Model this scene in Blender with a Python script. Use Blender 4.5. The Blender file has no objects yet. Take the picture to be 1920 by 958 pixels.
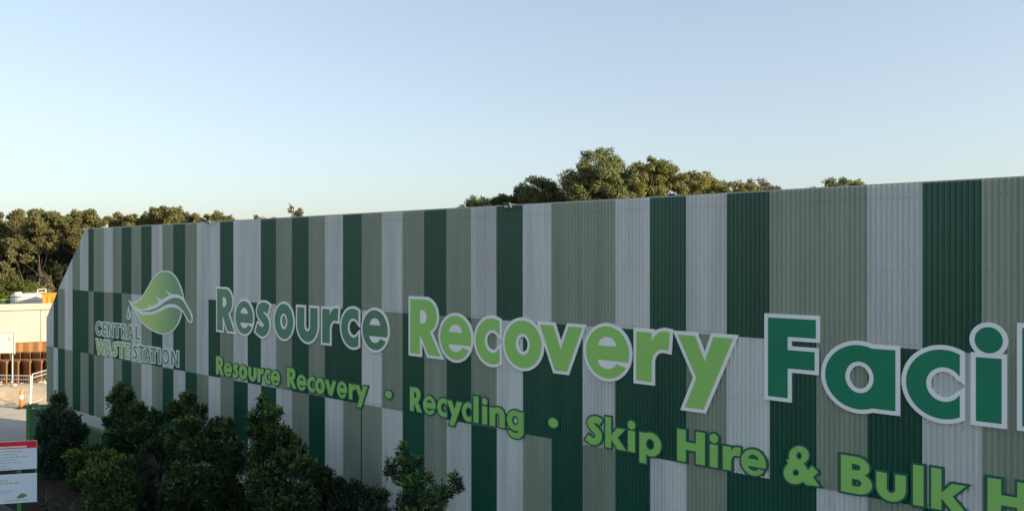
import bpy, bmesh, math, random
import numpy as np
from mathutils import Vector, Matrix
from mathutils.geometry import delaunay_2d_cdt
rad = math.radians
S = bpy.context.scene
C = S.collection

# ------------------------------------------------------------------ camera, sky, sun, exposure
CAM_Z, F_PX = 7.2, 1503.0            # eye height (m), focal length in px of the 1920 px wide picture
HOR = 481.0
cam_d = bpy.data.cameras.new('camera')
cam_d.sensor_width = 36.0
cam_d.lens = 36.0 * F_PX / 1920.0
cam_d.shift_y = 2.0 / 1920.0
cam_d.clip_end = 6000
cam = bpy.data.objects.new('camera', cam_d); C.objects.link(cam)
cam.location = (0, 0, CAM_Z); cam.rotation_euler = (rad(90), 0, 0)
S.camera = cam

SUN_EL = 14.2
sun_az = math.atan2(0.926, -0.377)     # from +Y towards +X
sd = Vector((math.sin(sun_az) * math.cos(rad(SUN_EL)), math.cos(sun_az) * math.cos(rad(SUN_EL)), math.sin(rad(SUN_EL))))
w = bpy.data.worlds.new('World'); S.world = w; w.use_nodes = True
wn = w.node_tree.nodes; wl = w.node_tree.links
sky = wn.new('ShaderNodeTexSky'); sky.sky_type = 'NISHITA'; sky.sun_disc = False
sky.sun_elevation = rad(SUN_EL); sky.sun_rotation = sun_az
sky.altitude = 0; sky.air_density = 1.0; sky.dust_density = 1.6; sky.ozone_density = 2.4
hs = wn.new('ShaderNodeHueSaturation'); hs.inputs['Saturation'].default_value = 0.85
gm = wn.new('ShaderNodeGamma'); gm.inputs[1].default_value = 0.66      # flattens the sky's own contrast
wl.new(sky.outputs[0], hs.inputs['Color']); wl.new(hs.outputs[0], gm.inputs[0]); wl.new(gm.outputs[0], wn['Background'].inputs[0]); wn['Background'].inputs[1].default_value = 0.148
sun_d = bpy.data.lights.new('sun', 'SUN'); sun_d.energy = 5.0; sun_d.angle = rad(0.53); sun_d.color = (1.0, 0.80, 0.54)
sun = bpy.data.objects.new('sun', sun_d); C.objects.link(sun)
sun.rotation_euler = sd.to_track_quat('Z', 'Y').to_euler(); sun.location = (30, -10, 40)
S.view_settings.view_transform = 'Standard'; S.view_settings.look = 'None'
S.view_settings.gamma = 1.0; S.view_settings.use_curve_mapping = False
S.view_settings.exposure = 1.38

# ------------------------------------------------------------------ picture <-> place
D = 12.74                                            # camera to the big wall
NX, NY = -0.6494, -0.7605                            # wall normal, towards the camera
RX, RY = 0.7605, -0.6494                             # along the wall, to the right
FOOT = Vector((-D * NX, -D * NY, 0.0))
WROT = math.atan2(RY, RX)
def wall_s(x, o=0.0):
    q = (x - 960.0) / F_PX; d = D - o
    return d * (0.7605 * q - 0.6494) / (0.7605 + 0.6494 * q)
def wall_pt(s, o=0.0, z=0.0):
    return Vector((-(D - o) * NX + s * RX, -(D - o) * NY + s * RY, z))
def sz(x, y, o=0.0):
    s = wall_s(x, o); p = wall_pt(s, o)
    return s, CAM_Z + (HOR - y) / F_PX * p.y
def at(x, y, Y):                                     # a picture point carried out to distance Y
    return Vector(((x - 960.0) / F_PX * Y, Y, CAM_Z + (HOR - y) / F_PX * Y))

# ------------------------------------------------------------------ materials
def lin(r, g, b):
    f = lambda c: (c / 12.92 if c <= 0.04045 else ((c + 0.055) / 1.055) ** 2.4)
    return (f(r / 255), f(g / 255), f(b / 255))
def mat(name, col, rough=0.6, spec=0.5, noise=0.0, nscale=3.0, metal=0.0, bump=0.0, bscale=20.0, col2=None, stretch=None, detail=6):
    m = bpy.data.materials.new(name); m.use_nodes = True
    nt = m.node_tree; N = nt.nodes; L = nt.links; b = N['Principled BSDF']
    b.inputs['Roughness'].default_value = rough; b.inputs['Specular IOR Level'].default_value = spec
    b.inputs['Metallic'].default_value = metal
    b.inputs['Base Color'].default_value = (*col, 1)
    tc = N.new('ShaderNodeTexCoord')
    vec = tc.outputs['Object']
    if stretch:
        mp = N.new('ShaderNodeMapping'); mp.inputs['Scale'].default_value = stretch
        L.new(vec, mp.inputs['Vector']); vec = mp.outputs[0]
    if noise > 0 or col2:
        n = N.new('ShaderNodeTexNoise'); n.inputs['Scale'].default_value = nscale; n.inputs['Detail'].default_value = detail
        n.inputs['Roughness'].default_value = 0.62
        L.new(vec, n.inputs['Vector'])
        mx = N.new('ShaderNodeMix'); mx.data_type = 'RGBA'
        c2 = col2 or tuple(c * (1 - noise) for c in col)
        c1 = col if col2 else tuple(min(1, c * (1 + noise * 0.6)) for c in col)
        mr = N.new('ShaderNodeMapRange'); mr.inputs[1].default_value = 0.32; mr.inputs[2].default_value = 0.68
        L.new(n.outputs[0], mr.inputs[0]); L.new(mr.outputs[0], mx.inputs[0])
        mx.inputs[6].default_value = (*c1, 1); mx.inputs[7].default_value = (*c2, 1)
        L.new(mx.outputs[2], b.inputs['Base Color'])
    if bump > 0:
        n2 = N.new('ShaderNodeTexNoise'); n2.inputs['Scale'].default_value = bscale; n2.inputs['Detail'].default_value = 5
        L.new(vec, n2.inputs['Vector'])
        bp = N.new('ShaderNodeBump'); bp.inputs['Strength'].default_value = bump; bp.inputs['Distance'].default_value = 0.05
        L.new(n2.outputs[0], bp.inputs['Height']); L.new(bp.outputs[0], b.inputs['Normal'])
    return m
def leaf_mat(name, trans=0.25, rough=0.5, spec=0.3):
    m = bpy.data.materials.new(name); m.use_nodes = True
    nt = m.node_tree; N = nt.nodes; L = nt.links; b = N['Principled BSDF']
    a = N.new('ShaderNodeAttribute'); a.attribute_name = 'tint'
    L.new(a.outputs['Color'], b.inputs['Base Color'])
    b.inputs['Roughness'].default_value = rough; b.inputs['Specular IOR Level'].default_value = spec
    t = N.new('ShaderNodeBsdfTranslucent'); L.new(a.outputs['Color'], t.inputs['Color'])
    mx = N.new('ShaderNodeMixShader'); mx.inputs[0].default_value = trans
    L.new(b.outputs[0], mx.inputs[1]); L.new(t.outputs[0], mx.inputs[2])
    L.new(mx.outputs[0], N['Material Output'].inputs['Surface'])
    return m
def steel(name, col, rough=0.29):                      # colour-coated sheet: faint streaks of dust and rain
    return mat(name, col, rough, 0.5, noise=0.17, nscale=1.9, stretch=(1.6, 1.6, 0.09))
M = {}
M['sheet_white'] = steel('sheet_white', (0.605, 0.65, 0.63))
M['sheet_sage'] = steel('sheet_sage', (0.265, 0.325, 0.260))
M['sheet_dark'] = steel('sheet_dark', (0.006, 0.086, 0.056))
M['cap'] = mat('cap_flashing', (0.42, 0.42, 0.40), 0.5)
M['body'] = mat('dull_steel', (0.22, 0.23, 0.23), 0.6, noise=0.15)
M['screw'] = mat('screw_head', (0.10, 0.11, 0.11), 0.5)
M['joint'] = mat('dark_joint', (0.02, 0.035, 0.03), 0.6)
M['plinth'] = mat('plinth_concrete', (0.50, 0.50, 0.48), 0.85, noise=0.18, nscale=1.5, bump=0.1)
M['letter_back'] = mat('letter_white', (0.88, 0.90, 0.90), 0.5, 0.35, noise=0.05, nscale=0.8)
M['lime'] = mat('lime_film', (0.31, 0.64, 0.16), 0.4, 0.35, noise=0.06, nscale=0.7)
M['lime_small'] = mat('lime_paint', (0.275, 0.59, 0.145), 0.45, 0.35, noise=0.08, nscale=0.9)
M['deep_green'] = mat('deep_green_film', (0.011, 0.225, 0.120), 0.33, 0.3, noise=0.10, nscale=0.8)
M['mid_green'] = mat('muted_green_film', (0.036, 0.235, 0.150), 0.35, 0.35, nscale=0.45, col2=(0.096, 0.225, 0.142), detail=1)
M['edge_green'] = mat('edge_green_paint', (0.022, 0.125, 0.085), 0.45, 0.35, noise=0.08)
M['logo_edge'] = mat('logo_pale_edge', (0.76, 0.90, 0.84), 0.5, 0.35, noise=0.05)
M['logo_grey'] = mat('logo_grey_green', (0.155, 0.235, 0.190), 0.5, 0.35, noise=0.05)
M['logo_lime'] = mat('logo_pale_lime', (0.33, 0.47, 0.175), 0.5, 0.35, noise=0.05)
M['logo_stalk'] = mat('logo_stalk', (0.150, 0.255, 0.165), 0.5, 0.35, noise=0.05)

# ------------------------------------------------------------------ object helpers
def tag(o, label=None, cat=None, group=None, kind=None):
    if label: o['label'] = label
    if cat: o['category'] = cat
    if group: o['group'] = group
    if kind: o['kind'] = kind
    return o
def thing(name, label, cat, loc=(0, 0, 0), rz=0.0, group=None):
    o = bpy.data.objects.new(name, None); C.objects.link(o)
    o.empty_display_size = 0.3; o.location = loc; o.rotation_euler = (0, 0, rz)
    return tag(o, label, cat, group)
def link(name, me, mats, parent=None, smooth=False):
    for m in (mats if isinstance(mats, (list, tuple)) else [mats]): me.materials.append(m)
    if smooth: me.polygons.foreach_set('use_smooth', [True] * len(me.polygons))
    o = bpy.data.objects.new(name, me); C.objects.link(o)
    if parent: o.parent = parent
    return o
class MB:
    def __init__(s): s.v = []; s.f = []
    def add(s, V, Fs):
        n = len(s.v); s.v += [tuple(p) for p in V]; s.f += [tuple(i + n for i in f) for f in Fs]; return s
    def box(s, x0, x1, y0, y1, z0, z1, T=None, bev=0.0):
        if bev > 0:
            bm = bmesh.new(); bmesh.ops.create_cube(bm, size=1)
            for v in bm.verts: v.co = Vector(((x0 + x1) / 2 + v.co.x * (x1 - x0), (y0 + y1) / 2 + v.co.y * (y1 - y0), (z0 + z1) / 2 + v.co.z * (z1 - z0)))
            bmesh.ops.bevel(bm, geom=bm.edges[:], offset=bev, segments=2, affect='EDGES', profile=0.6)
            bm.verts.index_update()
            V = [v.co.copy() for v in bm.verts]; Fs = [[v.index for v in f.verts] for f in bm.faces]; bm.free()
        else:
            V = [Vector(p) for p in ((x0, y0, z0), (x1, y0, z0), (x1, y1, z0), (x0, y1, z0), (x0, y0, z1), (x1, y0, z1), (x1, y1, z1), (x0, y1, z1))]
            Fs = [(0, 3, 2, 1), (4, 5, 6, 7), (0, 1, 5, 4), (1, 2, 6, 5), (2, 3, 7, 6), (3, 0, 4, 7)]
        if T: V = [T @ v for v in V]
        return s.add(V, Fs)
    def tube(s, pts, radii, n=8, cap=True):
        pts = [Vector(p) for p in pts]
        if not isinstance(radii, (list, tuple)): radii = [radii] * len(pts)
        V = []; Fs = []
        for i, p in enumerate(pts):
            t = (pts[min(i + 1, len(pts) - 1)] - pts[max(i - 1, 0)]).normalized()
            a = t.orthogonal().normalized() if i == 0 else (a - t * a.dot(t)).normalized()
            b = t.cross(a)
            V += [p + (a * math.cos(2 * math.pi * k / n) + b * math.sin(2 * math.pi * k / n)) * radii[i] for k in range(n)]
        for i in range(len(pts) - 1):
            Fs += [(i * n + k, i * n + (k + 1) % n, (i + 1) * n + (k + 1) % n, (i + 1) * n + k) for k in range(n)]
        if cap:
            Fs += [tuple(range(n - 1, -1, -1)), tuple((len(pts) - 1) * n + k for k in range(n))]
        return s.add(V, Fs)
    def lathe(s, prof, c=(0, 0, 0), n=20):
        V = []; Fs = []
        for r, z in prof: V += [(c[0] + r * math.cos(2 * math.pi * k / n), c[1] + r * math.sin(2 * math.pi * k / n), c[2] + z) for k in range(n)]
        for i in range(len(prof) - 1): Fs += [(i * n + k, i * n + (k + 1) % n, (i + 1) * n + (k + 1) % n, (i + 1) * n + k) for k in range(n)]
        Fs += [tuple(range(n - 1, -1, -1)), tuple((len(prof) - 1) * n + k for k in range(n))]
        return s.add(V, Fs)
    def mesh(s, name):
        me = bpy.data.meshes.new(name); me.from_pydata(s.v, [], s.f); me.update(); return me
    def build(s, name, m, parent=None, smooth=False): return link(name, s.mesh(name), m, parent, smooth)
def np_mesh(name, V, Q, tint=None):
    me = bpy.data.meshes.new(name); k = Q.shape[1]
    me.vertices.add(len(V)); me.vertices.foreach_set('co', V.astype(np.float32).ravel())
    me.loops.add(Q.size); me.loops.foreach_set('vertex_index', Q.astype(np.int32).ravel())
    me.polygons.add(len(Q)); me.polygons.foreach_set('loop_start', np.arange(0, Q.size, k, dtype=np.int32))
    me.update(calc_edges=True)
    if tint is not None:
        a = me.attributes.new('tint', 'FLOAT_COLOR', 'POINT')
        t = np.ones((len(V), 4), np.float32); t[:, :3] = tint; a.data.foreach_set('color', t.ravel())
    return me

# ------------------------------------------------------------------ ground
M['ground'] = mat('yard_ground', (0.38, 0.325, 0.26), 0.95, 0.2, nscale=0.35, col2=(0.30, 0.255, 0.205), bump=0.25, bscale=3.0)
M['concrete'] = mat('pale_concrete', (0.41, 0.38, 0.33), 0.9, 0.25, noise=0.16, nscale=0.8, bump=0.08, bscale=8)
M['mulch'] = mat('dark_mulch', (0.035, 0.028, 0.020), 0.95, 0.1, noise=0.5, nscale=9, bump=0.8, bscale=25)
M['dirt'] = mat('sandy_dirt', (0.42, 0.345, 0.25), 0.95, 0.1, noise=0.22, nscale=1.2, bump=0.5, bscale=4)
tag(MB().add([(-2500, -600, 0), (2500, -600, 0), (2500, 4000, 0), (-2500, 4000, 0)], [(0, 1, 2, 3)]).build('ground', M['ground']), kind='structure')
T_w = Matrix.Translation(FOOT) @ Matrix.Rotation(WROT, 4, 'Z')
pv = MB(); pv.add([T_w @ Vector(p) for p in ((-48, -0.9, .016), (22, -0.9, .016), (22, 0.05, .016), (-48, 0.05, .016))], [(0, 1, 2, 3)])
tag(pv.build('footpath', M['concrete']), kind='structure')
bd = MB(); bd.add([T_w @ Vector(p) for p in ((-30.5, -4.6, .012), (20, -4.6, .012), (20, -0.95, .012), (-30.5, -0.95, .012))], [(0, 1, 2, 3)])
tag(bd.build('garden_bed', M['mulch']), kind='structure')
M['asphalt'] = mat('asphalt', (0.060, 0.060, 0.062), 0.9, 0.3, noise=0.25, nscale=0.5, bump=0.15, bscale=30)
rd = MB(); rd.add([(-90, -90, .004), (60, -90, .004), (60, 27.0, .004), (-90, 27.0, .004)], [(0, 1, 2, 3)])
tag(rd.build('road', M['asphalt']), kind='structure')
ap = MB(); ap.add([(-70, 27.0, .008), (-11, 27.0, .008), (-14, 38.0, .008), (-70, 40.0, .008)], [(0, 1, 2, 3)])
tag(ap.build('driveway', M['concrete']), kind='structure')

# ------------------------------------------------------------------ the striped shed
EDGES = [88, 102, 109.5, 122.5, 137.5, 151.5, 167, 177, 196, 213, 230, 248, 267, 286, 305.5, 326, 348, 370, 391.5, 414, 438.5, 465, 491, 519.5, 548.5, 580, 611, 645, 680.5, 717, 755.5, 796.5, 839.5, 884.5, 931.5, 982.5, 1035.5, 1093.5, 1153.5, 1219.5, 1288, 1364.5, 1445, 1533, 1627, 1730, 1841]
SE = [wall_s(x) for x in EDGES]
while SE[-1] < 19: SE.append(SE[-1] + 0.762)
ROWS = [
 'WWWWSWD' + 'SWSDSDWSDSWWDWWDSDSWDSWSDSWDWSSWDWDSSWDS' + 'WDSWDSDWSDWSDWWDSWDSDWSSD',
 'WDSWDDS' + 'DSDSWSDWDSWDSWDWSDSDDWSDSDSWDDWDDSWDSDWS' + 'DSWDSWDSWDSDWSDSWDDSWDSWD',
 'SWDSDSD' + 'SWSDSWSDWDSWSDWDWSDWSSWDSWDWSDSDWSDDWSDW' + 'SDWSDWSDSWDWDSWSDSWDSDWSS']
MI = {'W': 0, 'S': 1, 'D': 2}
def line_z(x0, y0, x1, y1):
    (s0, z0), (s1, z1) = sz(x0, y0), sz(x1, y1)
    return lambda s: z0 + (z1 - z0) * (s - s0) / (s1 - s0)
z_top = line_z(165, 430, 1920, 333); z_12 = line_z(105, 541, 1730, 655); z_23 = line_z(88, 648, 1445, 897)
Z_BOT = 1.20
CH = [sz(88.2, 596), sz(108, 548), sz(162.5, 429)]
def z_roof(s):
    if s >= CH[2][0]: return z_top(s)
    for (a, za), (b, zb) in zip(CH, CH[1:]):
        if s <= b: return za + (zb - za) * (s - a) / (b - a)
S0, S1 = SE[0], SE[-1]
shed = thing('striped_shed', 'long corrugated steel shed with white, sage and dark green vertical stripes', 'building', FOOT, WROT)
PITCH, AMP, SEG = 0.0762, 0.0145, 8
def cladding(row):
    n = int((S1 - S0) / (PITCH / SEG)); dep = (0.0, -0.0045, -0.009)[2 - row]
    ss = [S0 + i * PITCH / SEG for i in range(n + 1)]
    V = []; Fs = []; mi = []; fe = []; prev = None; e = 0
    for i, s in enumerate(ss):
        t = z_roof(s)
        hi = (t, min(t, z_12(s) + 0.02), min(t, z_23(s) + 0.02))[row]; lo = (z_12(s), z_23(s), Z_BOT)[row]
        if hi <= lo + 0.01: prev = None; continue
        y = AMP * math.cos(2 * math.pi * (s - S0) / PITCH) - AMP + dep
        k = len(V); m = 4
        V += [(s, y, lo + (hi - lo) * j / m) for j in range(m + 1)]
        if prev is not None:
            sm = s - PITCH / SEG / 2
            while e + 1 < len(SE) - 1 and sm > SE[e + 1]: e += 1
            c = MI[ROWS[row][min(e, len(ROWS[row]) - 1)]]
            for j in range(m): Fs.append((prev + j, k + j, k + j + 1, prev + j + 1)); mi.append(c); fe.append(e)
        prev = k
    me = bpy.data.meshes.new('cladding'); me.from_pydata(V, [], Fs); me.update()
    o = link('cladding', me, [M['sheet_white'], M['sheet_sage'], M['sheet_dark']], shed, True)
    me.polygons.foreach_set('material_index', mi)
    rg = np.random.default_rng(40 + row); sh = rg.normal(1.0, .045, len(SE) + 2)
    at_ = me.attributes.new('batch', 'FLOAT', 'FACE'); at_.data.foreach_set('value', np.array([sh[k] for k in fe], np.float32))
    return o
for r_, nm in enumerate(('upper', 'middle', 'lower')):
    o = cladding(r_); o['label'] = nm + ' tier of striped corrugated sheets'
for k_ in ('sheet_white', 'sheet_sage', 'sheet_dark'):                   # paint batches: every sheet a touch lighter or darker
    nt_ = M[k_].node_tree; b_ = nt_.nodes['Principled BSDF']; src = b_.inputs['Base Color'].links[0].from_socket
    a_ = nt_.nodes.new('ShaderNodeAttribute'); a_.attribute_name = 'batch'
    mu = nt_.nodes.new('ShaderNodeVectorMath'); mu.operation = 'SCALE'
    nt_.links.new(src, mu.inputs[0]); nt_.links.new(a_.outputs['Fac'], mu.inputs['Scale']); nt_.links.new(mu.outputs[0], b_.inputs['Base Color'])
# screws, on every other crest along each girt line
sc = MB()
for gi, zf in enumerate([lambda s: z_top(s) - 0.20, lambda s: z_top(s) - 1.28, lambda s: z_12(s) + 0.06, lambda s: z_12(s) - 1.05, lambda s: z_23(s) + 0.06, lambda s: z_23(s) - 1.15]):
    k0 = int((wall_s(560) - S0) / PITCH)
    for k in range(k0, int((S1 - S0) / PITCH), 2 if gi % 2 else 1):
        s = S0 + (k + 0.5) * PITCH; z = zf(s)
        sc.box(s - .0055, s + .0055, -2 * AMP - .017, -2 * AMP - .0005, z - .0055, z + .0055)
tag(sc.build('screws', M['screw'], shed), kind='stuff')
# plinth, back structure, roof edge
pl = MB(); pl.box(S0, S1, 0.012, 0.028, 0.0, Z_BOT - 0.03)
for s in np.arange(S0 + 3.0, S1, 6.0): pl.box(s - .012, s + .012, 0.004, 0.02, 0.0, Z_BOT - 0.03)
pl.build('plinth', M['plinth'], shed)
def body(name, prof, depth):
    n = len(prof); V = [(a, 0.03, b) for a, b in prof] + [(a, depth, b - (0.25 if b > 6.5 else 0)) for a, b in prof]
    MB().add(V, [tuple(range(n)), tuple(range(2 * n - 1, n - 1, -1))] + [(i, n + i, n + (i + 1) % n, (i + 1) % n) for i in range(n)]).build(name, M['body'], shed)
SB_ = S0 + 5.2
body('unseen_thin_end', [(S0, Z_BOT - .02)] + [(a, b - 0.06) for a, b in CH] + [(SB_ - .01, z_top(SB_) - .06), (SB_ - .01, Z_BOT - .02)], 0.8)  # unseen back, made thin at this end so low sun reaches the yard
body('rear_wall', [(SB_, 0.27 - .02), (SB_, z_top(SB_) - .06), (S1, z_top(S1) - .06), (S1, 0.25)], 2.8)
cp = MB(); cpts = CH + [(S1, z_top(S1))]
for (a, za), (b, zb) in zip(cpts, cpts[1:]):
    cp.add([(a, .004, za - .05), (b, .004, zb - .05), (b, .004, zb + .012), (a, .004, za + .012), (a, .12, za - .05), (b, .12, zb - .05), (b, .12, zb + .012), (a, .12, za + .012)],
           [(0, 1, 2, 3), (5, 4, 7, 6), (3, 2, 6, 7), (0, 4, 5, 1)])
cp.build('roof_flashing', M['cap'], shed)
sj = wall_s(679.5); MB().box(sj - .014, sj + .014, -.038, -.0295, 0.9, z_23(sj) - .02).build('joint_strip', M['joint'], shed)

# ------------------------------------------------------------------ lettering: plane shapes by union / difference
def cdt(polys):
    vs = []; fs = []
    for p in polys:
        a = sum(p[i][0] * p[(i + 1) % len(p)][1] - p[(i + 1) % len(p)][0] * p[i][1] for i in range(len(p)))
        q = p if a > 0 else p[::-1]
        fs.append(list(range(len(vs), len(vs) + len(q)))); vs += [Vector((float(x), float(y))) for x, y in q]
    r = delaunay_2d_cdt(vs, [], fs, 1, 1e-6)
    return r[0], r[2], r[5]
def csg(ops):                                          # ops: list of (+1 / -1, polygon) -> verts, triangles
    V, T, O = cdt([p for _, p in ops]); keep = []
    for t, o in zip(T, O):
        ins = False; o = set(o)
        for k, (sg, _) in enumerate(ops):
            if k in o: ins = sg > 0
        if ins: keep.append(tuple(t))
    return V, keep
def boundary(T):
    E = {}
    for t in T:
        for i in range(len(t)): E[(t[i], t[(i + 1) % len(t)])] = 1
    return [(a, b) for a, b in E if (b, a) not in E]
def grow(V, T, wd, lim=2.6):                           # mitred outline of width wd round a shape
    B = boundary(T); nxt = {}
    for a, b in B: nxt.setdefault(a, []).append(b)
    polys = [[tuple(V[i]) for i in t] for t in T]; into = {}
    nv = lambda a, b: (lambda d: Vector((d.y, -d.x)))((V[b] - V[a]).normalized())
    for a, b in B:
        if (V[b] - V[a]).length < 1e-6: continue
        n = nv(a, b) * wd; polys.append([tuple(V[a]), tuple(V[a] + n), tuple(V[b] + n), tuple(V[b])])
        for c in nxt.get(b, []):
            if (V[c] - V[b]).length < 1e-6: continue
            n1 = nv(a, b); n2 = nv(b, c); d1 = (V[b] - V[a]); d2 = (V[c] - V[b])
            if d1.x * d2.y - d1.y * d2.x > 1e-9:
                mdir = n1 + n2; cs = mdir.length / 2
                if cs < 1e-3: continue
                mlen = 1 / cs
                if mlen <= lim: polys.append([tuple(V[b]), tuple(V[b] + n1 * wd), tuple(V[b] + mdir.normalized() * wd * mlen), tuple(V[b] + n2 * wd)])
                else: polys.append([tuple(V[b]), tuple(V[b] + n1 * wd), tuple(V[b] + n2 * wd)])
    V2, T2, O2 = cdt(polys)
    return V2, [tuple(t) for t, o in zip(T2, O2) if o]
def pieces(T):                                         # connected pieces, largest first
    par = {}
    def find(a):
        while par.setdefault(a, a) != a: a = par[a]
        return a
    for t in T:
        for k in t[1:]: par[find(k)] = find(t[0])
    G = {}
    for t in T: G.setdefault(find(t[0]), []).append(t)
    return sorted(G.values(), key=len, reverse=True)
def plate(V, T, y_back, y_front):                      # shape in (s, z) -> a plate standing off the wall
    used = sorted({k for t in T for k in t}); ix = {k: i for i, k in enumerate(used)}
    V = [V[k] for k in used]; T = [tuple(ix[k] for k in t) for t in T]
    n = len(V); P = [(v.x, y_front, v.y) for v in V] + [(v.x, y_back, v.y) for v in V]
    Fs = [tuple(t) for t in T] + [(a, n + a, n + b, b) for a, b in boundary(T)]
    return P, Fs
def el(cx, cy, rx, ry, a0=0, a1=360, n=40):
    m = max(3, int(n * abs(a1 - a0) / 360)); full = abs(a1 - a0) >= 360
    return [(cx + rx * math.cos(rad(a0 + (a1 - a0) * i / m)), cy + ry * math.sin(rad(a0 + (a1 - a0) * i / m))) for i in range(m if full else m + 1)]
def rc(x0, x1, y0, y1): return [(x0, y0), (x1, y0), (x1, y1), (x0, y1)]
def spline(P, k=6):
    P = [Vector(p) for p in P]; Q = [P[0] * 2 - P[1]] + P + [P[-1] * 2 - P[-2]]; out = []
    for i in range(1, len(Q) - 2):
        p0, p1, p2, p3 = Q[i - 1:i + 3]
        for j in range(k):
            t = j / k
            out.append(0.5 * ((2 * p1) + (p2 - p0) * t + (2 * p0 - 5 * p1 + 4 * p2 - p3) * t * t + (3 * p1 - p0 - 3 * p2 + p3) * t ** 3))
    return out + [P[-1]]
def loop_spline(P, k=5):
    P = [Vector(p) for p in P]; n = len(P); out = []
    for i in range(n):
        p0, p1, p2, p3 = P[i - 1], P[i], P[(i + 1) % n], P[(i + 2) % n]
        for j in range(k):
            t = j / k
            out.append(0.5 * ((2 * p1) + (p2 - p0) * t + (2 * p0 - 5 * p1 + 4 * p2 - p3) * t * t + (3 * p1 - p0 - 3 * p2 + p3) * t ** 3))
    return [tuple(p) for p in out]
def stroke(P, wd, k=6):                                # a thick line as a list of quads
    Q = spline(P, k); L_ = []; R_ = []
    for i, p in enumerate(Q):
        t = (Q[min(i + 1, len(Q) - 1)] - Q[max(i - 1, 0)]).normalized(); n = Vector((-t.y, t.x))
        wv = wd(i / (len(Q) - 1)) if callable(wd) else wd
        L_.append(p + n * wv / 2); R_.append(p - n * wv / 2)
    return [[tuple(R_[i]), tuple(R_[i + 1]), tuple(L_[i + 1]), tuple(L_[i])] for i in range(len(Q) - 1)]
A_, X_ = 1, -1
SX = [(.515, .585), (.42, .628), (.29, .637), (.185, .595), (.165, .515), (.235, .440), (.345, .370), (.43, .290), (.42, .170), (.325, .095), (.20, .088), (.035, .165)]
def sshape(wd=.215, sy=1.0, sx=1.0): return [(A_, q) for q in stroke([(x * sx, y * sy) for x, y in SX], wd)]
def g_R(st=.255): return [(A_, rc(0, .42, .40, 1)), (A_, el(.40, .70, .29, .30, n=44)), (X_, rc(st, .33, .565, .805)), (X_, el(.325, .685, .105, .12)),
    (A_, [(.18, .42), (.50, .44), (.78, 0), (.475, 0), (st, .37)]), (A_, rc(0, st, 0, 1))]
def g_e(): return [(A_, el(.385, .36, .385, .385, n=56)), (X_, el(.385, .455, .16, .135, 0, 180, 40)), (X_, el(.385, .24, .17, .125, 180, 360, 40)), (X_, [(.50, .24), (.90, .24), (.90, .115), (.55, .20)])]
def g_o(): return [(A_, el(.385, .36, .385, .385, n=56)), (X_, el(.385, .36, .148, .17))]
def g_c(): return [(A_, el(.385, .36, .385, .385, n=56)), (X_, el(.40, .36, .185, .19)), (X_, [(.43, .548), (.56, .465), (.56, .255), (.43, .172)]), (X_, rc(.56, .9, -.2, 1))]
def g_s(): return sshape()
def g_u(): return [(A_, rc(0, .715, .335, .70)), (A_, el(.3575, .335, .3575, .36, 180, 360, 56)), (X_, rc(.255, .46, .31, .80)), (X_, el(.3575, .312, .1025, .115, 180, 360, 40))]
def g_r(): return [(A_, rc(0, .255, 0, .70)), (A_, [(.2, .50), (.255, .565), (.30, .655), (.37, .71), (.46, .732), (.545, .722), (.525, .465), (.44, .475), (.35, .455), (.285, .39), (.255, .30), (.2, .3)])]
def g_v(): return [(A_, [(0, .70), (.265, .70), (.41, .34), (.56, .70), (.82, .70), (.53, 0), (.295, 0)])]
def g_y(): return [(A_, [(0, .70), (.265, .70), (.41, .36), (.535, .70), (.82, .70), (.39, -.29), (.11, -.29), (.285, .13)])]
def g_F(): return [(A_, [(0, 0), (.256, 0), (.256, .375), (.595, .375), (.595, .605), (.256, .605), (.256, .77), (.61, .77), (.61, 1), (0, 1)])]
def g_a(): return [(A_, el(.385, .35, .385, .38, n=56)), (A_, rc(.53, .79, 0, .70)), (X_, el(.395, .35, .16, .185))]
def g_i(): return [(A_, rc(.012, .262, 0, .69)), (A_, el(.137, .88, .137, .14, n=36))]
def g_l(): return [(A_, rc(0, .255, 0, 1.03))]
def g_t(): return [(A_, rc(.11, .365, 0, .95)), (A_, rc(0, .48, .50, .70))]
def g_n(): return [(A_, rc(.0, .255, 0, .70)), (A_, el(.40, .40, .30, .345, 0, 180, 50)), (A_, rc(.1, .70, 0, .40)), (X_, rc(.255, .45, -.2, .40)), (X_, el(.3525, .395, .0975, .12, 0, 180, 36)), (A_, rc(.0, .255, 0, .70))]
def g_g(): return [(A_, el(.41, -.05, .38, .255, 180, 360, 50)), (X_, el(.38, -.045, .155, .065, 180, 360, 40)), (X_, rc(-.1, .535, -.05, 0.1)), (A_, el(.385, .355, .385, .38, n=52)), (A_, rc(.535, .79, -.06, .70)), (X_, el(.395, .355, .155, .175))]
def g_S(): return sshape(.235, 1.36, 1.05)
def g_k(): return [(A_, rc(0, .25, 0, 1.03)), (A_, [(.22, .40), (.50, .70), (.84, .70), (.52, .385), (.88, 0), (.52, 0), (.22, .33)])]
def g_p(): return [(A_, el(.42, .355, .385, .38, n=52)), (A_, rc(0, .25, -.29, .70)), (X_, el(.40, .355, .155, .18))]
def g_H(): return [(A_, rc(0, .255, 0, 1)), (A_, rc(.55, .805, 0, 1)), (A_, rc(.2, .6, .385, .625))]
def g_B(): return [(A_, rc(0, .33, 0, 1)), (A_, el(.33, .735, .27, .265, n=40)), (A_, el(.36, .285, .29, .285, n=40)), (A_, rc(.2, .36, 0, .5)), (X_, rc(.235, .33, .635, .80)), (X_, el(.33, .7175, .085, .0825)), (X_, rc(.235, .34, .20, .395)), (X_, el(.34, .2975, .095, .0975))]
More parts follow.
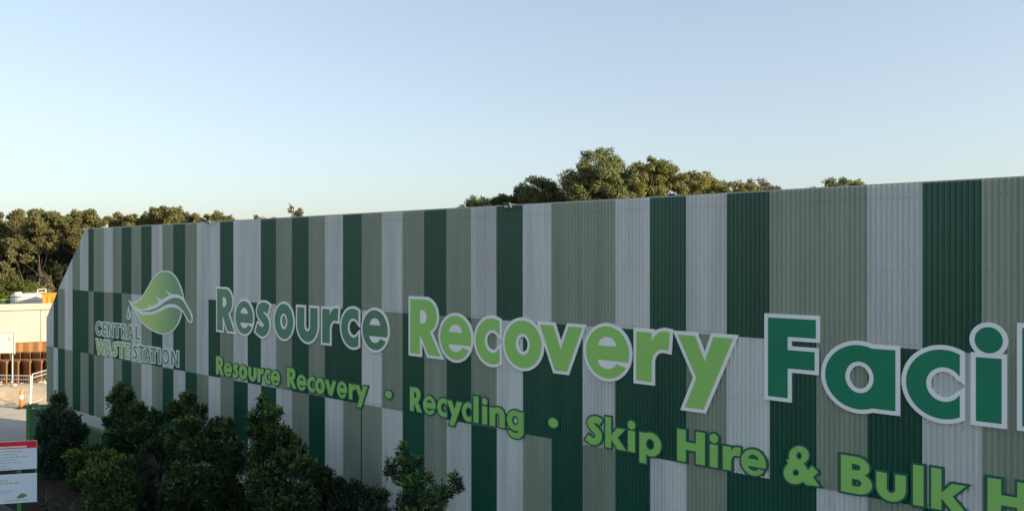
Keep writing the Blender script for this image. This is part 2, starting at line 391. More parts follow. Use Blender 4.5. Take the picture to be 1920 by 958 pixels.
def g_amp():
    f = lambda x, y: ((x - 1567) / 268 * .88, (738.6 + .186 * (x - 1701) - y) / 265)
    fp = lambda P: [f(*p) for p in P]
    return [(A_, fp(el(1683, 528, 76, 70))), (A_, fp(el(1658, 656, 92, 86))), (A_, fp([(1590, 560), (1640, 545), (1722, 600), (1838, 757), (1742, 748), (1620, 640)])),
            (A_, fp([(1700, 690), (1782, 608), (1828, 655), (1738, 745)])), (X_, fp(el(1685, 530, 21, 27))), (X_, fp(el(1660, 657, 25, 24)))]
def g_dot(): return [(A_, el(.17, .51, .17, .17, n=36))]
# slimmer capitals of the logo
def l_C(): return [(A_, el(.48, .5, .48, .53, n=44)), (X_, el(.50, .5, .29, .34, n=36)), (X_, [(.5, .5), (.9, .82), (1.1, .82), (1.1, .18), (.9, .18)]), (X_, rc(.80, 1.1, -.2, 1.2))]
def l_E(): return [(A_, rc(0, .2, 0, 1)), (A_, rc(0, .52, 0, .18)), (A_, rc(0, .52, .82, 1)), (A_, rc(0, .49, .41, .59))]
def l_N(): return [(A_, rc(0, .19, 0, 1)), (A_, rc(.58, .77, 0, 1)), (A_, [(0, 1), (.19, 1), (.77, 0), (.58, 0)])]
def l_T(): return [(A_, rc(.25, .45, 0, 1)), (A_, rc(0, .70, .82, 1))]
def l_R(): return [(A_, rc(0, .36, .42, 1)), (A_, el(.34, .71, .25, .29, n=36)), (X_, rc(.19, .33, .57, .85)), (X_, el(.33, .71, .09, .14)), (A_, [(.14, .46), (.38, .46), (.67, 0), (.44, 0), (.19, .40)]), (A_, rc(0, .19, 0, 1))]
def l_A(): return [(A_, [(0, 0), (.30, 1), (.52, 1), (.82, 0), (.60, 0), (.41, .70), (.22, 0)]), (A_, rc(.2, .62, .18, .36))]
def l_L(): return [(A_, rc(0, .2, 0, 1)), (A_, rc(0, .50, 0, .18))]
def l_W(): return [(A_, [(0, 1), (.21, 1), (.34, .42), (.50, 1), (.62, 1), (.78, .42), (.91, 1), (1.12, 1), (.88, 0), (.70, 0), (.56, .52), (.42, 0), (.24, 0)])]
def l_S(): return [(A_, q) for q in stroke([(x, y * 1.36) for x, y in SX], .175)]
def l_I(): return [(A_, rc(0, .2, 0, 1))]
def l_O(): return [(A_, el(.5, .5, .5, .53, n=48)), (X_, el(.5, .5, .30, .335, n=40))]

def word(name, label, cat, glyphs, top, bot, border, back, face, off=0.0, group=None):
    """glyphs: (shape, left px, right px); top / bot: the picture lines of cap height and baseline"""
    zt, zb = line_z(*top), line_z(*bot)
    s_mid = wall_s((glyphs[0][1] + glyphs[-1][2]) / 2); zc = zb(s_mid)
    t = thing(name, label, cat, wall_pt(s_mid, 0, zc), WROT, group)
    for i, (fn, xl, xr) in enumerate(glyphs):
        V, T = csg(fn()); used = {k for tr in T for k in tr}
        u0 = min(V[k].x for k in used); u1 = max(V[k].x for k in used)
        a, b = wall_s(xl), wall_s(xr)
        P = []
        for v in V:
            s = a + (v.x - u0) / (u1 - u0) * (b - a)
            P.append(Vector((s - s_mid, zb(s) + v.y * (zt(s) - zb(s)) - zc)))
        d = off + 0.003 * (i % 2)
        V2, T2 = grow(P, T, border)
        p, f = plate(V2, T2, -0.028, -0.052 - d)
        lt = MB().add(p, f).build('letter', back, t)
        for j, Tj in enumerate(sorted(pieces(T), key=lambda g: max(P[k].y for t_ in g for k in t_))):
            p, f = plate(P, Tj, -0.052 - d, -0.055 - d)
            MB().add(p, f).build('letter_dot' if j else 'letter_face', face, lt)
    return t
HT, HB = (410, 540.9, 1442, 594.5), (410, 618, 1442, 741)
word('sign_word', 'large muted green word Resource with pale outline, starting beside the leaf logo', 'sign lettering',
     [(g_R, 410.1, 442.2), (g_e, 444.9, 477.6), (g_s, 481.7, 508.9), (g_o, 518.2, 553), (g_u, 560.3, 598.6), (g_r, 607.6, 637.7), (g_c, 643, 675.1), (g_e, 683, 730.3)], HT, HB, .060, M['letter_back'], M['mid_green'])
word('sign_word', 'large bright lime green word Recovery with white outline, middle word of the big heading', 'sign lettering',
     [(g_R, 772.4, 829), (g_e, 828.8, 887), (g_c, 895, 939.7), (g_o, 949.4, 1018.6), (g_v, 1015.5, 1095), (g_e, 1102, 1182.8), (g_r, 1196, 1258.6), (g_y, 1273.6, 1377.6)], HT, HB, .062, M['letter_back'], M['lime'])
word('sign_word', 'large dark green word Facility with white outline, running out of the picture on the right', 'sign lettering',
     [(g_F, 1442.4, 1532), (g_a, 1549.6, 1680.8), (g_c, 1700.7, 1801.2), (g_i, 1829, 1881.8), (g_l, 1918, 1973), (g_i, 2010, 2068), (g_t, 2092, 2200), (g_y, 2215, 2420)], HT, HB, .064, M['letter_back'], M['deep_green'])
ST, SB = (408.3, 667.2, 1578.75, 850), (408.3, 700.5, 1578.75, 918.4)
sub = lambda nm, lb, g, o=0.0: word(nm, lb, 'sign lettering' if nm == 'sign_word' else 'sign dot', g, ST, SB, .031, M['edge_green'], M['lime_small'], o)
sub('sign_word', 'small lime green words Resource Recovery edged in dark green, leftmost of the lower line', [(g_R, 408.3, 422.6), (g_e, 423.6, 437.9), (g_s, 438.9, 449.8), (g_o, 451.4, 466.8), (g_u, 468.8, 484.1), (g_r, 486.2, 497.5), (g_c, 498.7, 510), (g_e, 511.4, 528.2),
    (g_R, 541.2, 558.8), (g_e, 560, 577.6), (g_c, 579.2, 593), (g_o, 594.2, 612.3), (g_v, 612.3, 633.7), (g_e, 635.3, 654), (g_r, 657.3, 671), (g_y, 669.5, 692.5)])
sub('sign_dot', 'round lime dot between the small words Recovery and Recycling', [(g_dot, 725.3, 738.2)])
sub('sign_word', 'small lime green word Recycling edged in dark green, under the big lime heading word', [(g_R, 771.9, 794.3), (g_e, 796.9, 820.1), (g_c, 823, 841.1), (g_y, 841.2, 870), (g_c, 869.6, 887), (g_l, 891.3, 900.5), (g_i, 906.7, 917), (g_n, 921.4, 949.8), (g_g, 953.8, 984.8)])
sub('sign_dot', 'round lime dot between the small words Recycling and Skip', [(g_dot, 1031.2, 1049.3)])
sub('sign_word', 'small lime green words Skip Hire edged in dark green, between a dot and the ampersand', [(g_S, 1100, 1133), (g_k, 1138, 1177), (g_i, 1179.8, 1194), (g_p, 1202, 1242.5), (g_H, 1272.5, 1324.3), (g_i, 1333, 1349.3), (g_r, 1358, 1391.5), (g_e, 1392.5, 1438.8)])
sub('sign_word', 'small lime ampersand edged in dark green on the dark stripe', [(g_amp, 1471.8, 1538.8)])
sub('sign_word', 'small lime green word Bulk edged in dark green, at the lower right of the wall', [(g_B, 1578.8, 1636.9), (g_u, 1645.3, 1700.6), (g_l, 1713.8, 1733.4), (g_k, 1748, 1816)])
sub('sign_word', 'small lime capital H cut off by the bottom right corner of the picture', [(g_H, 1853, 1935)])

# the leaf logo
lg_s, lg_z = sz(262, 600)
logo = thing('logo_sign', 'green leaf logo with a falling drop over the outlined words Central Waste Station', 'sign', wall_pt(lg_s, 0, lg_z), WROT)
def LP(P, k=5, sm=True):                               # points of a 4x enlargement whose corner is (150, 480)
    out = []
    for x, y in P:
        s, z = sz(150 + x / 3.993, 480 + y / 3.993); out.append((s - lg_s, z - lg_z))
    return loop_spline(out, k) if sm else out
def logo_plate(name, ops, m, d, parent=logo, gro=0.0):
    V, T = csg(ops)
    if gro: V, T = grow(V, T, gro, 1.6)
    p, f = plate(V, T, -0.022, -0.046 - d); return MB().add(p, f).build(name, m, parent)
outl = [(372, 328), (387, 342), (410, 345), (440, 334), (475, 297), (512, 238), (552, 168), (600, 121), (645, 109), (690, 118), (730, 156), (760, 215), (780, 275), (792, 330), (818, 378), (843, 425), (853, 460), (849, 492), (836, 501), (820, 490), (800, 456), (774, 416), (766, 460), (740, 519), (700, 564), (650, 585), (610, 583), (560, 564), (510, 534), (465, 489), (425, 424), (400, 384), (384, 358)]
blade = logo_plate('leaf', [(A_, LP(outl))], M['logo_edge'], 0.0)
gr = bpy.data.materials.new('leaf_gradient_film'); gr.use_nodes = True
N = gr.node_tree.nodes; L = gr.node_tree.links
tcn = N.new('ShaderNodeTexCoord'); sp = N.new('ShaderNodeSeparateXYZ'); L.new(tcn.outputs['Object'], sp.inputs[0])
rmp = N.new('ShaderNodeMapRange'); rmp.inputs[1].default_value = -0.7; rmp.inputs[2].default_value = 3.8; L.new(sp.outputs[0], rmp.inputs[0])
cr = N.new('ShaderNodeValToRGB'); L.new(rmp.outputs[0], cr.inputs[0])
for i_, (p_, c_) in enumerate([(0.0, (0.50, 0.66, 0.14)), (0.38, (0.34, 0.60, 0.16)), (0.72, (0.11, 0.34, 0.16)), (1.0, (0.07, 0.22, 0.14))]):
    e_ = cr.color_ramp.elements[i_] if i_ < 2 else cr.color_ramp.elements.new(p_)
    e_.position = p_; e_.color = (*c_, 1)
L.new(cr.outputs[0], N['Principled BSDF'].inputs['Base Color']); N['Principled BSDF'].inputs['Roughness'].default_value = 0.42
up = [(392, 352), (412, 356), (444, 342), (480, 304), (517, 245), (556, 176), (602, 130), (645, 117), (686, 127), (724, 162), (752, 217), (771, 272), (778, 303), (752, 290), (712, 284), (678, 293), (640, 314), (598, 340), (555, 368), (512, 386), (470, 395), (430, 383)]
thn = [[(652, 262), (648, 247), (668, 268), (700, 283), (680, 296)], [(572, 292), (570, 284), (596, 316), (625, 322), (600, 342)], [(514, 364), (516, 358), (534, 370), (556, 366), (530, 386)]]
logo_plate('upper_blade', [(A_, LP(up))] + [(X_, LP(t_, 1, False)) for t_ in thn], gr, .003, blade)
logo_plate('lower_blade', [(A_, LP([(400, 372), (430, 408), (470, 434), (505, 440), (548, 436), (600, 418), (650, 393), (695, 382), (735, 390), (764, 412), (757, 455), (733, 513), (696, 555), (650, 576), (610, 574), (563, 555), (515, 526), (472, 483), (433, 420)]))], gr, .003, blade)
logo_plate('stalk', [(A_, LP([(470, 412), (530, 405), (590, 384), (640, 348), (690, 318), (735, 312), (775, 330), (808, 380), (834, 430), (844, 464), (840, 487), (828, 482), (808, 450), (778, 402), (738, 368), (690, 357), (640, 370), (590, 398), (535, 416)]))], M['logo_stalk'], .003, blade)
drop = logo_plate('drop', [(A_, LP([(371, 372), (375, 395), (384, 425), (388, 448), (382, 470), (372, 474), (361, 466), (357, 445), (362, 420), (368, 395)]))], M['logo_edge'], 0)
logo_plate('drop_centre', [(A_, LP([(371, 408), (378, 440), (376, 460), (368, 460), (364, 442)]))], M['logo_grey'], .003, drop)
def logo_text(glyphs, top, bot, face):
    zt, zb = line_z(*top), line_z(*bot)
    for i, (fn, xl, xr) in enumerate(glyphs):
        V, T = csg(fn()); used = {k for tr in T for k in tr}
        u0 = min(V[k].x for k in used); u1 = max(V[k].x for k in used); a, b = wall_s(xl), wall_s(xr); P = []
        for v in V:
            s = a + (v.x - u0) / (u1 - u0) * (b - a); P.append(Vector((s - lg_s, zb(s) + v.y * (zt(s) - zb(s)) - lg_z)))
        d = 0.003 * (i % 2)
        V2, T2 = grow(P, T, .038, 2.0); p, f = plate(V2, T2, -.022, -.046 - d); lt = MB().add(p, f).build('letter', M['logo_edge'], logo)
        p, f = plate(P, T, -.046 - d, -.049 - d); MB().add(p, f).build('letter_face', face, lt)
logo_text([(l_C, 181.5, 192.2), (l_E, 194.6, 202.6), (l_N, 205, 214.6), (l_T, 216, 228), (l_R, 230.2, 240.2), (l_A, 240.4, 253.4), (l_L, 256.6, 264.6)], (195, 604.5, 262, 611), (195, 628, 262, 637), M['logo_grey'])
L2 = ((184, 635.2, 332, 658), (185, 662.5, 337, 686.4))
logo_text([(l_W, 182, 200.5), (l_A, 199.6, 211.2), (l_S, 212.8, 222.4), (l_T, 223, 235), (l_E, 237.6, 245.4)], *L2, M['logo_lime'])
logo_text([(l_S, 251.5, 260.6), (l_T, 262.2, 273.2), (l_A, 273.4, 285.6), (l_T, 284.8, 297), (l_I, 299.2, 302.6), (l_O, 306, 320.2), (l_N, 323.5, 337.2)], *L2, M['logo_grey'])

# ------------------------------------------------------------------ foliage
M['leaf_near'] = leaf_mat('leaf_glossy_shrub', 0.18, 0.5, 0.22)
M['leaf_far'] = leaf_mat('leaf_gum', 0.40, 0.6, 0.2)
M['bark'] = mat('grey_bark', (0.075, 0.062, 0.050), 0.9, 0.2, noise=0.35, nscale=4, bump=0.4, bscale=10)
M['bark_dark'] = mat('dark_bark', (0.035, 0.030, 0.024), 0.9, 0.2, noise=0.3, nscale=6)
M['bark_pale'] = mat('pale_gum_bark', (0.14, 0.12, 0.10), 0.85, 0.2, noise=0.25, nscale=2.0, bump=0.2, bscale=6)
def unit(a): return a / np.maximum(np.linalg.norm(a, axis=1, keepdims=True), 1e-9)
def leaves(P, Dn, ln, wd, rng, fold=0.0, nref=None):
    """one four-cornered leaf at each of P, pointing along Dn"""
    n = len(P); r = rng.normal(size=(n, 3))
    if nref is not None: r = nref + .55 * unit(r)
    side = unit(np.cross(Dn, r)); nor = unit(np.cross(side, Dn))
    l = ln[:, None]; w_ = wd[:, None]
    V = np.empty((n, 4, 3)); V[:, 0] = P; V[:, 1] = P + Dn * l * .48 + side * w_ * .5 + nor * fold * l
    V[:, 2] = P + Dn * l; V[:, 3] = P + Dn * l * .48 - side * w_ * .5 + nor * fold * l
    return V.reshape(-1, 3), np.arange(4 * n).reshape(n, 4)
def ell_points(lobes, counts, rng, lo=0.55):
    """points in the outer part of each ellipsoid lobe (c, r)"""
    P = []; Nn = []; I = []
    for k, ((c, r), n) in enumerate(zip(lobes, counts)):
        d = unit(rng.normal(size=(n, 3))); q = lo + (1 - lo) * rng.random((n, 1)) ** 0.6
        bump = 1 + 0.16 * np.sin(d[:, :1] * 5 + k) * np.sin(d[:, 1:2] * 6 + 2 * k) + 0.10 * rng.normal(size=(n, 1)) * (q > 0.9)
        P.append(np.array(c) + d * q * np.array(r) * bump); Nn.append(d); I.append(np.full(n, k))
    return np.concatenate(P), np.concatenate(Nn), np.concatenate(I)
def limbs(base, lobes, r0, rng, lean=0.15):
    mb = MB(); base = Vector(base)
    cs = [Vector(c) for c, r in lobes]; hi = max(c.z for c in cs); top = max(cs, key=lambda c: c.z)
    mid = sum(cs, Vector((0, 0, 0))) / len(cs)
    pts = []
    for i in range(7):
        t = i / 6; p = base.lerp(Vector((mid.x * .4 + top.x * .6, mid.y * .4 + top.y * .6, hi)), t)
        p.x = base.x + (p.x - base.x) * t + rng.normal() * r0 * .5 * (0 < i < 6); p.y += rng.normal() * r0 * .5 * (0 < i < 6); pts.append(p)
    mb.tube(pts, [r0 * (1 - .13 * i) for i in range(7)], 8)
    for c in cs:
        k = min(5, max(1, int((c.z - base.z) / max(hi - base.z, .1) * 5.2))); a = pts[k]
        if (c - a).length < .15: continue
        m_ = a.lerp(c, .5) + Vector((rng.normal() * .08, rng.normal() * .08, -.10 * (c - a).length))
        mb.tube([a, m_, a.lerp(c, .7)], [r0 * .26, r0 * .16, r0 * .05], 6)
    return mb

# --- clipped-looking shrubs in front of the wall: upright leafy shoots
def shrub(name, label, cat, lobes_px, o, base_px, dens, cols, leaf=(.115, .042), seed=1, group=None, depth=0.85, jit=0.35, young=0.5, fill=True):
    rng = np.random.default_rng(seed)
    s_b = wall_s(base_px, o); base = wall_pt(s_b, o, 0)
    t = thing(name, label, cat, base, 0.0, group); lob = []
    for x, y, rx, ry in lobes_px:
        oo = o + float(rng.normal() * jit); s_, z_ = sz(x, y, oo); p = wall_pt(s_, oo, z_); k = F_PX / p.y
        lob.append((p - base, (rx / k, depth * (rx + ry) / 2 / k, ry / k)))
    if fill:                                             # skirt down to the ground
        zm = min(c.z - r[2] for c, r in lob); w_ = max(r[0] for c, r in lob[-3:]); cx = lob[-1][0]
        z_ = zm + .2
        while z_ > .35:
            lob.append((Vector((cx.x + rng.normal() * .15, cx.y + rng.normal() * .15, z_ * .82)), (w_ * .95, w_ * .9, .5))); z_ -= .7
    cnt = [max(12, int(dens * (r[0] * r[1] + r[1] * r[2] + r[0] * r[2]) * 4.2)) for c, r in lob]
    P, Nn, I = ell_points(lob, cnt, rng, .35)
    ok = P[:, 2] > .05; P, Nn = P[ok], Nn[ok]
    sd_ = unit(Nn * .55 + np.array([0, 0, .85]) + rng.normal(size=P.shape) * .28)    # shoots climb
    nl = 9; n = len(P)
    j = np.tile(np.arange(nl), n); PP = np.repeat(P, nl, 0); DD = np.repeat(sd_, nl, 0)
    PP = PP + DD * (j[:, None] / nl * .13 * leaf[0] / .115) - DD * .05
    ld = unit(DD * (.35 + .7 * j[:, None] / nl) + unit(rng.normal(size=PP.shape)) * .85)
    ln = leaf[0] * (1.1 - .45 * j / nl) * rng.uniform(.75, 1.2, len(PP)); wd = ln * leaf[1] / leaf[0]
    V, Q = leaves(PP, ld, ln, wd, rng, .05)
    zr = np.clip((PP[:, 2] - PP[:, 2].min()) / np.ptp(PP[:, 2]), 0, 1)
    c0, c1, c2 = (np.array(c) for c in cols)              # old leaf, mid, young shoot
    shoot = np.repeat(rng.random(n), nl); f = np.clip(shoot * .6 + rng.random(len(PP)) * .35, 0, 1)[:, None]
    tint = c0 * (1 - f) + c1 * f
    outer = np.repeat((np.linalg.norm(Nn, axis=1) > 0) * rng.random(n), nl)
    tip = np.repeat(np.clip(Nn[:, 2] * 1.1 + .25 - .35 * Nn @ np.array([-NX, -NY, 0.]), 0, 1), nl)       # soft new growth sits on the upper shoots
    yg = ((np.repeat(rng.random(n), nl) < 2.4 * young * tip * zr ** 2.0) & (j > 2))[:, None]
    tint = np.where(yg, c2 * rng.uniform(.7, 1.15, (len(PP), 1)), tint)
    link('foliage', np_mesh('foliage', V, Q, np.repeat(tint, 4, 0)), M['leaf_near'], t)
    tr = limbs((0, 0, 0), lob[:len(lobes_px)], .040, rng)
    tr.v = [(x - .15 * NX * min(1, max(0, z)), y - .15 * NY * min(1, max(0, z)), z * .84) for x, y, z in tr.v]
    tr.build('trunk', M['bark_dark'], t, True)
    return t
DK = ((0.013, 0.034, 0.014), (0.036, 0.092, 0.034), (0.112, 0.185, 0.042))
DK2 = ((0.014, 0.034, 0.018), (0.034, 0.082, 0.042), (0.065, 0.120, 0.048))
BR = ((0.017, 0.046, 0.014), (0.046, 0.108, 0.028), (0.110, 0.165, 0.034))
GS = 'leafy shrubs planted along the foot of the shed'
shrub('tall_shrub', 'dark conical shrub beside the red headed sign, leftmost of the planted row', 'shrub',
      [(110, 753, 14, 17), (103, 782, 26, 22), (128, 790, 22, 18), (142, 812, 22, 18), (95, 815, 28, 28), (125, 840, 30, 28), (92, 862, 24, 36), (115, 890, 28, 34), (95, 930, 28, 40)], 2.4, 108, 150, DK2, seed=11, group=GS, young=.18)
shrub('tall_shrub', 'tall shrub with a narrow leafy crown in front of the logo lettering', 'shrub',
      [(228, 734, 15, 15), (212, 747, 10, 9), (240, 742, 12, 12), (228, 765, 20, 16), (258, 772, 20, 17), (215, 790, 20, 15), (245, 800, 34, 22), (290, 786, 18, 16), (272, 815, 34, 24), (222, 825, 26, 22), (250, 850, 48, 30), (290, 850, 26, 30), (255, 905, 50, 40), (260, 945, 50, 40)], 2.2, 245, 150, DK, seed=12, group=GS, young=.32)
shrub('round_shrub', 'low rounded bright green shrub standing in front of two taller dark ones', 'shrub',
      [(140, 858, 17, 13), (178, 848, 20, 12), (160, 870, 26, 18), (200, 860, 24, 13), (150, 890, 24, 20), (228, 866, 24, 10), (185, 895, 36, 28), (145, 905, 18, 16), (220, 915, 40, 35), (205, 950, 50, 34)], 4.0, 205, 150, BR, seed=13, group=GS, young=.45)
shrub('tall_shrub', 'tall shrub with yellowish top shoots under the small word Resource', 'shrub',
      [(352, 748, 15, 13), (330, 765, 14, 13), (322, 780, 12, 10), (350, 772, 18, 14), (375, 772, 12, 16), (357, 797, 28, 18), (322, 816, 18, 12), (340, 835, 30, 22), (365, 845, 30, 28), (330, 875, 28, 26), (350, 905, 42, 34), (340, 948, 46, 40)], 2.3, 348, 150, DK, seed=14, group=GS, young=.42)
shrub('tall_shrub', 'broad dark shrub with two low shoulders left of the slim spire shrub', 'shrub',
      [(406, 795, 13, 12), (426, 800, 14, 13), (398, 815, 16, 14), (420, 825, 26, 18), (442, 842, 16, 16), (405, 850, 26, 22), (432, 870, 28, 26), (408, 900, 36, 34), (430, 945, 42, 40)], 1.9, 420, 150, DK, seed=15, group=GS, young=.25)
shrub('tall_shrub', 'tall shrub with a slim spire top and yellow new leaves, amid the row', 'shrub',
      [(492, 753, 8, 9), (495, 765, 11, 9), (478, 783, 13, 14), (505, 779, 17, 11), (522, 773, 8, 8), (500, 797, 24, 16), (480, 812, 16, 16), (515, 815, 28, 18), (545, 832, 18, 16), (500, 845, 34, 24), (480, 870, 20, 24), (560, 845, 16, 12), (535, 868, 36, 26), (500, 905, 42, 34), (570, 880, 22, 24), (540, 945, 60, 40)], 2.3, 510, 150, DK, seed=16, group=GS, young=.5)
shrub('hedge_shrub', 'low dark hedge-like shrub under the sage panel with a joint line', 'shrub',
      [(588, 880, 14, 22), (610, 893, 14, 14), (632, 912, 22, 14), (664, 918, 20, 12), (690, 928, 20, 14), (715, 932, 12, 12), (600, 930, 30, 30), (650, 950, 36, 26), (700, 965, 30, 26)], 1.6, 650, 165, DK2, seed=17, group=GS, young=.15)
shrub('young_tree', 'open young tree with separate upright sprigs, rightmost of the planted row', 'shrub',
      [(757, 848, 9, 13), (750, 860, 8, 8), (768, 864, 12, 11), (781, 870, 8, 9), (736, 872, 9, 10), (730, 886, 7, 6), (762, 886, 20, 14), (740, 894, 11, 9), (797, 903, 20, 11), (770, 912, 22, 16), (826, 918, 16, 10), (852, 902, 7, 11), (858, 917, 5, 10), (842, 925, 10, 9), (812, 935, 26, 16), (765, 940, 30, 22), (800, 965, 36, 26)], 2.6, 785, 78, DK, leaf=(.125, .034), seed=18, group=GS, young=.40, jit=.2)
# strappy plants
def spiky(label, x, y, o, n, ln, seed):
    rng = np.random.default_rng(seed); s_, z_ = sz(x, y, o); p = wall_pt(s_, o, 0); t = thing('spiky_plant', label, 'plant', p, 0, 'strap leaved plants among the shrubs')
    mb = MB()
    mb.tube([(0, 0, 0), (0.02, 0.01, z_ * .5), (0, 0, z_)], [.06, .05, .045], 7); mb.build('stem', M['bark_dark'], t, True)
    fb = MB()
    for k in range(n):
        az = rng.uniform(0, 6.283); e0 = rng.uniform(.2, 1.35); q = Vector((0, 0, z_)); L0 = ln * rng.uniform(.7, 1.1); pts = []
        for i in range(5):
            e = e0 - i * .33; pts.append(q.copy()); q = q + Vector((math.cos(az) * math.cos(e), math.sin(az) * math.cos(e), math.sin(e))) * L0 / 4
        sd2 = Vector((-math.sin(az), math.cos(az), 0)); V = []
        for i, a in enumerate(pts): wv = .017 * (1 - i / 4.2); V += [a + sd2 * wv, a + Vector((0, 0, -.006)), a - sd2 * wv]
        fb.add(V, [f for i in range(4) for f in ((3 * i, 3 * i + 1, 3 * i + 4, 3 * i + 3), (3 * i + 1, 3 * i + 2, 3 * i + 5, 3 * i + 4))])
    fb.build('leaf_rosette', M['strap'], t)
M['strap'] = mat('strap_leaf', (0.070, 0.080, 0.048), 0.5, 0.4, noise=0.3, nscale=8)
spiky('grey strap leaved plant drooping between the logo shrub and its yellow topped neighbour', 298, 888, 2.6, 60, .9, 31)
spiky('grey strap leaved plant low behind the right edge of the notice sign', 84, 950, 4.2, 44, .8, 32)
spiky('grey strap leaved plant beneath the low bright shrub at the bottom edge', 128, 968, 4.6, 40, .75, 33)

# --- gum trees and bushes beyond the shed
def far_tree(name, label, cat, lobes_px, Y, base_px, dens, cols, leaf=.16, seed=1, group=None, bark='bark', r0=.16, lo=.45, drop=True, dz=1.1, sparse=1.0, jit=.8, skirt=False):
    rng = np.random.default_rng(seed); base = at(base_px, HOR, Y); base.z = 0
    t = thing(name, label, cat, base, 0, group); lob = []
    k = F_PX / Y
    for x, y, rx, ry in lobes_px:
        p = at(x, y, Y) - base; p.y += float(rng.normal() * jit); R = (rx / k, (rx + ry) / 2 / k * 1.05, ry / k)
        lob.append((p, R))
        if drop and sparse == 1.0: lob.append((p + Vector((rng.normal() * .4, rng.normal() * .5 + .4, -R[2] * dz * 1.9)), (R[0] * 1.2, R[1], R[2] * 1.1)))
        if drop: lob.append((p + Vector((rng.normal() * .3, rng.normal() * .5 + .3, -R[2] * dz)), (R[0] * 1.15, R[1], R[2] * 1.1)))
    if skirt and sparse == 1.0:
        lo_ = min(c.z - R_[2] for c, R_ in lob); mx_ = sum(c.x for c, _ in lob) / len(lob); wd_s = max(max(abs(c.x - mx_) for c, _ in lob), .8)
        for q in (.86, .66, .46, .28):
            for _ in range(3): lob.append((Vector((mx_ + rng.normal() * wd_s * .5, rng.normal() * .9 + .6, lo_ * q)), (wd_s * rng.uniform(.5, .8), 1.2, lo_ * .16)))
    # break every lobe into leafy clumps
    cl = []
    for c, R in lob:
        m = max(8, int(17 * (R[0] * R[2]) ** .5)); d = unit(rng.normal(size=(m, 3)))
        for q in d:
            f = rng.uniform(.25, .95); cr_ = (R[0] * R[1] * R[2]) ** (1 / 3) * rng.uniform(.30, .52)
            cl.append((np.array(c) + q * f * np.array(R), (cr_ * 1.15, cr_ * 1.15, cr_ * .8)))
    cnt = [max(10, int(dens * sparse * r[0] * r[0] * 12)) for c, r in cl]
    P, Nn, I = ell_points(cl, cnt, rng, lo)
    ok = P[:, 2] > .1; P, Nn, I = P[ok], Nn[ok], I[ok]; n = len(P)
    ld = unit(Nn * .25 + rng.normal(size=P.shape) * .8 + np.array([0, 0, -.2])); ln = leaf * rng.uniform(.6, 1.25, n)
    V, Q = leaves(P, ld, ln, ln * .55, rng, .04, Nn)
    c0, c1 = (np.array(c) for c in cols); f = np.clip(rng.random(len(cl))[I] * .65 + rng.random(n) * .4, 0, 1)[:, None]
    link('crown', np_mesh('crown', V, Q, np.repeat(c0 * (1 - f) + c1 * f, 4, 0)), M['leaf_far'], t)
    limbs((0, 0, 0), lob, r0, rng).build('trunk', M[bark], t, True)
    return t
GO = ((0.088, 0.098, 0.040), (0.180, 0.172, 0.066))
GY = ((0.105, 0.128, 0.046), (0.235, 0.240, 0.080))     # olive gold gum
GD = ((0.054, 0.078, 0.042), (0.125, 0.150, 0.064))     # dark green
GG = ((0.095, 0.126, 0.056), (0.205, 0.225, 0.090))
GP = ((0.080, 0.085, 0.055), (0.150, 0.140, 0.085))     # pale, thin
RG = 'gum trees rising behind the shed roof'
R_T = [
 ('small round olive tree standing alone left of the gum trees behind the roof', [(893, 376, 11, 8), (884, 383, 9, 8), (902, 384, 9, 7)], 50, 893, GG, 1, {}),
 ('low dark dense tree just right of the floodlight on the roof edge', [(930, 377, 14, 9), (945, 369, 18, 9), (960, 374, 20, 12), (978, 372, 14, 12)], 49, 950, GD, 2, {}),
 ('dark dome shaped tree with a golden right shoulder, left of the tallest gum', [(985, 356, 20, 14), (1008, 347, 20, 12), (1028, 352, 16, 11), (1000, 366, 26, 14), (1035, 372, 18, 10)], 48, 1005, GD, 3, {}),
 ('thin pale see-through tree squeezed between the dark dome and the tallest gum', [(1058, 333, 14, 10), (1072, 338, 10, 9), (1052, 348, 12, 10), (1066, 360, 14, 12), (1048, 368, 10, 8)], 50, 1062, GP, 4, {'sparse': .55}),
 ('tallest gum tree behind the roof with a lumpy three topped crown', [(1103, 299, 14, 14), (1128, 289, 13, 13), (1150, 294, 19, 15), (1096, 318, 16, 16), (1122, 312, 16, 12), (1160, 314, 16, 15), (1140, 330, 22, 15), (1105, 340, 22, 16), (1168, 340, 18, 16), (1088, 357, 16, 14), (1130, 358, 26, 16), (1165, 364, 22, 12)], 46, 1130, GG, 5, {'r0': .22, 'lo': .5}),
 ('golden gum with a dark rounded top, right beside the tallest gum', [(1199, 308, 9, 8), (1214, 305, 10, 7), (1232, 310, 13, 9), (1183, 326, 14, 14), (1272, 336, 13, 11), (1216, 318, 20, 12), (1246, 322, 18, 14), (1196, 334, 14, 12), (1228, 340, 26, 15), (1258, 344, 14, 13), (1210, 358, 24, 14)], 47, 1225, GY, 6, {}),
 ('broad low golden gum sloping down towards the right of the clump', [(1296, 328, 16, 8), (1318, 327, 14, 8), (1338, 337, 16, 9), (1282, 342, 14, 11), (1310, 346, 22, 12), (1345, 349, 16, 8), (1285, 358, 18, 8)], 48, 1312, GY, 7, {}),
 ('short golden gum top at the right foot of the clump', [(1360, 341, 14, 8), (1374, 344, 12, 7), (1385, 348, 12, 6), (1365, 354, 16, 7), (1398, 353, 12, 6), (1408, 355, 14, 5)], 50, 1380, GY, 8, {}),
 ('wispy pale tree top at the far right end of the gum clump', [(1412, 341, 10, 7), (1424, 346, 12, 7), (1404, 348, 10, 7), (1442, 351, 12, 5), (1458, 353, 9, 4)], 52, 1430, GP, 9, {'sparse': .6}),
 ('lone flat topped tree showing over the roof at the right of the picture', [(1562, 339, 10, 7), (1578, 342, 14, 6), (1598, 344, 14, 6), (1612, 348, 10, 4), (1548, 346, 6, 4)], 46, 1580, GG, 10, {})]
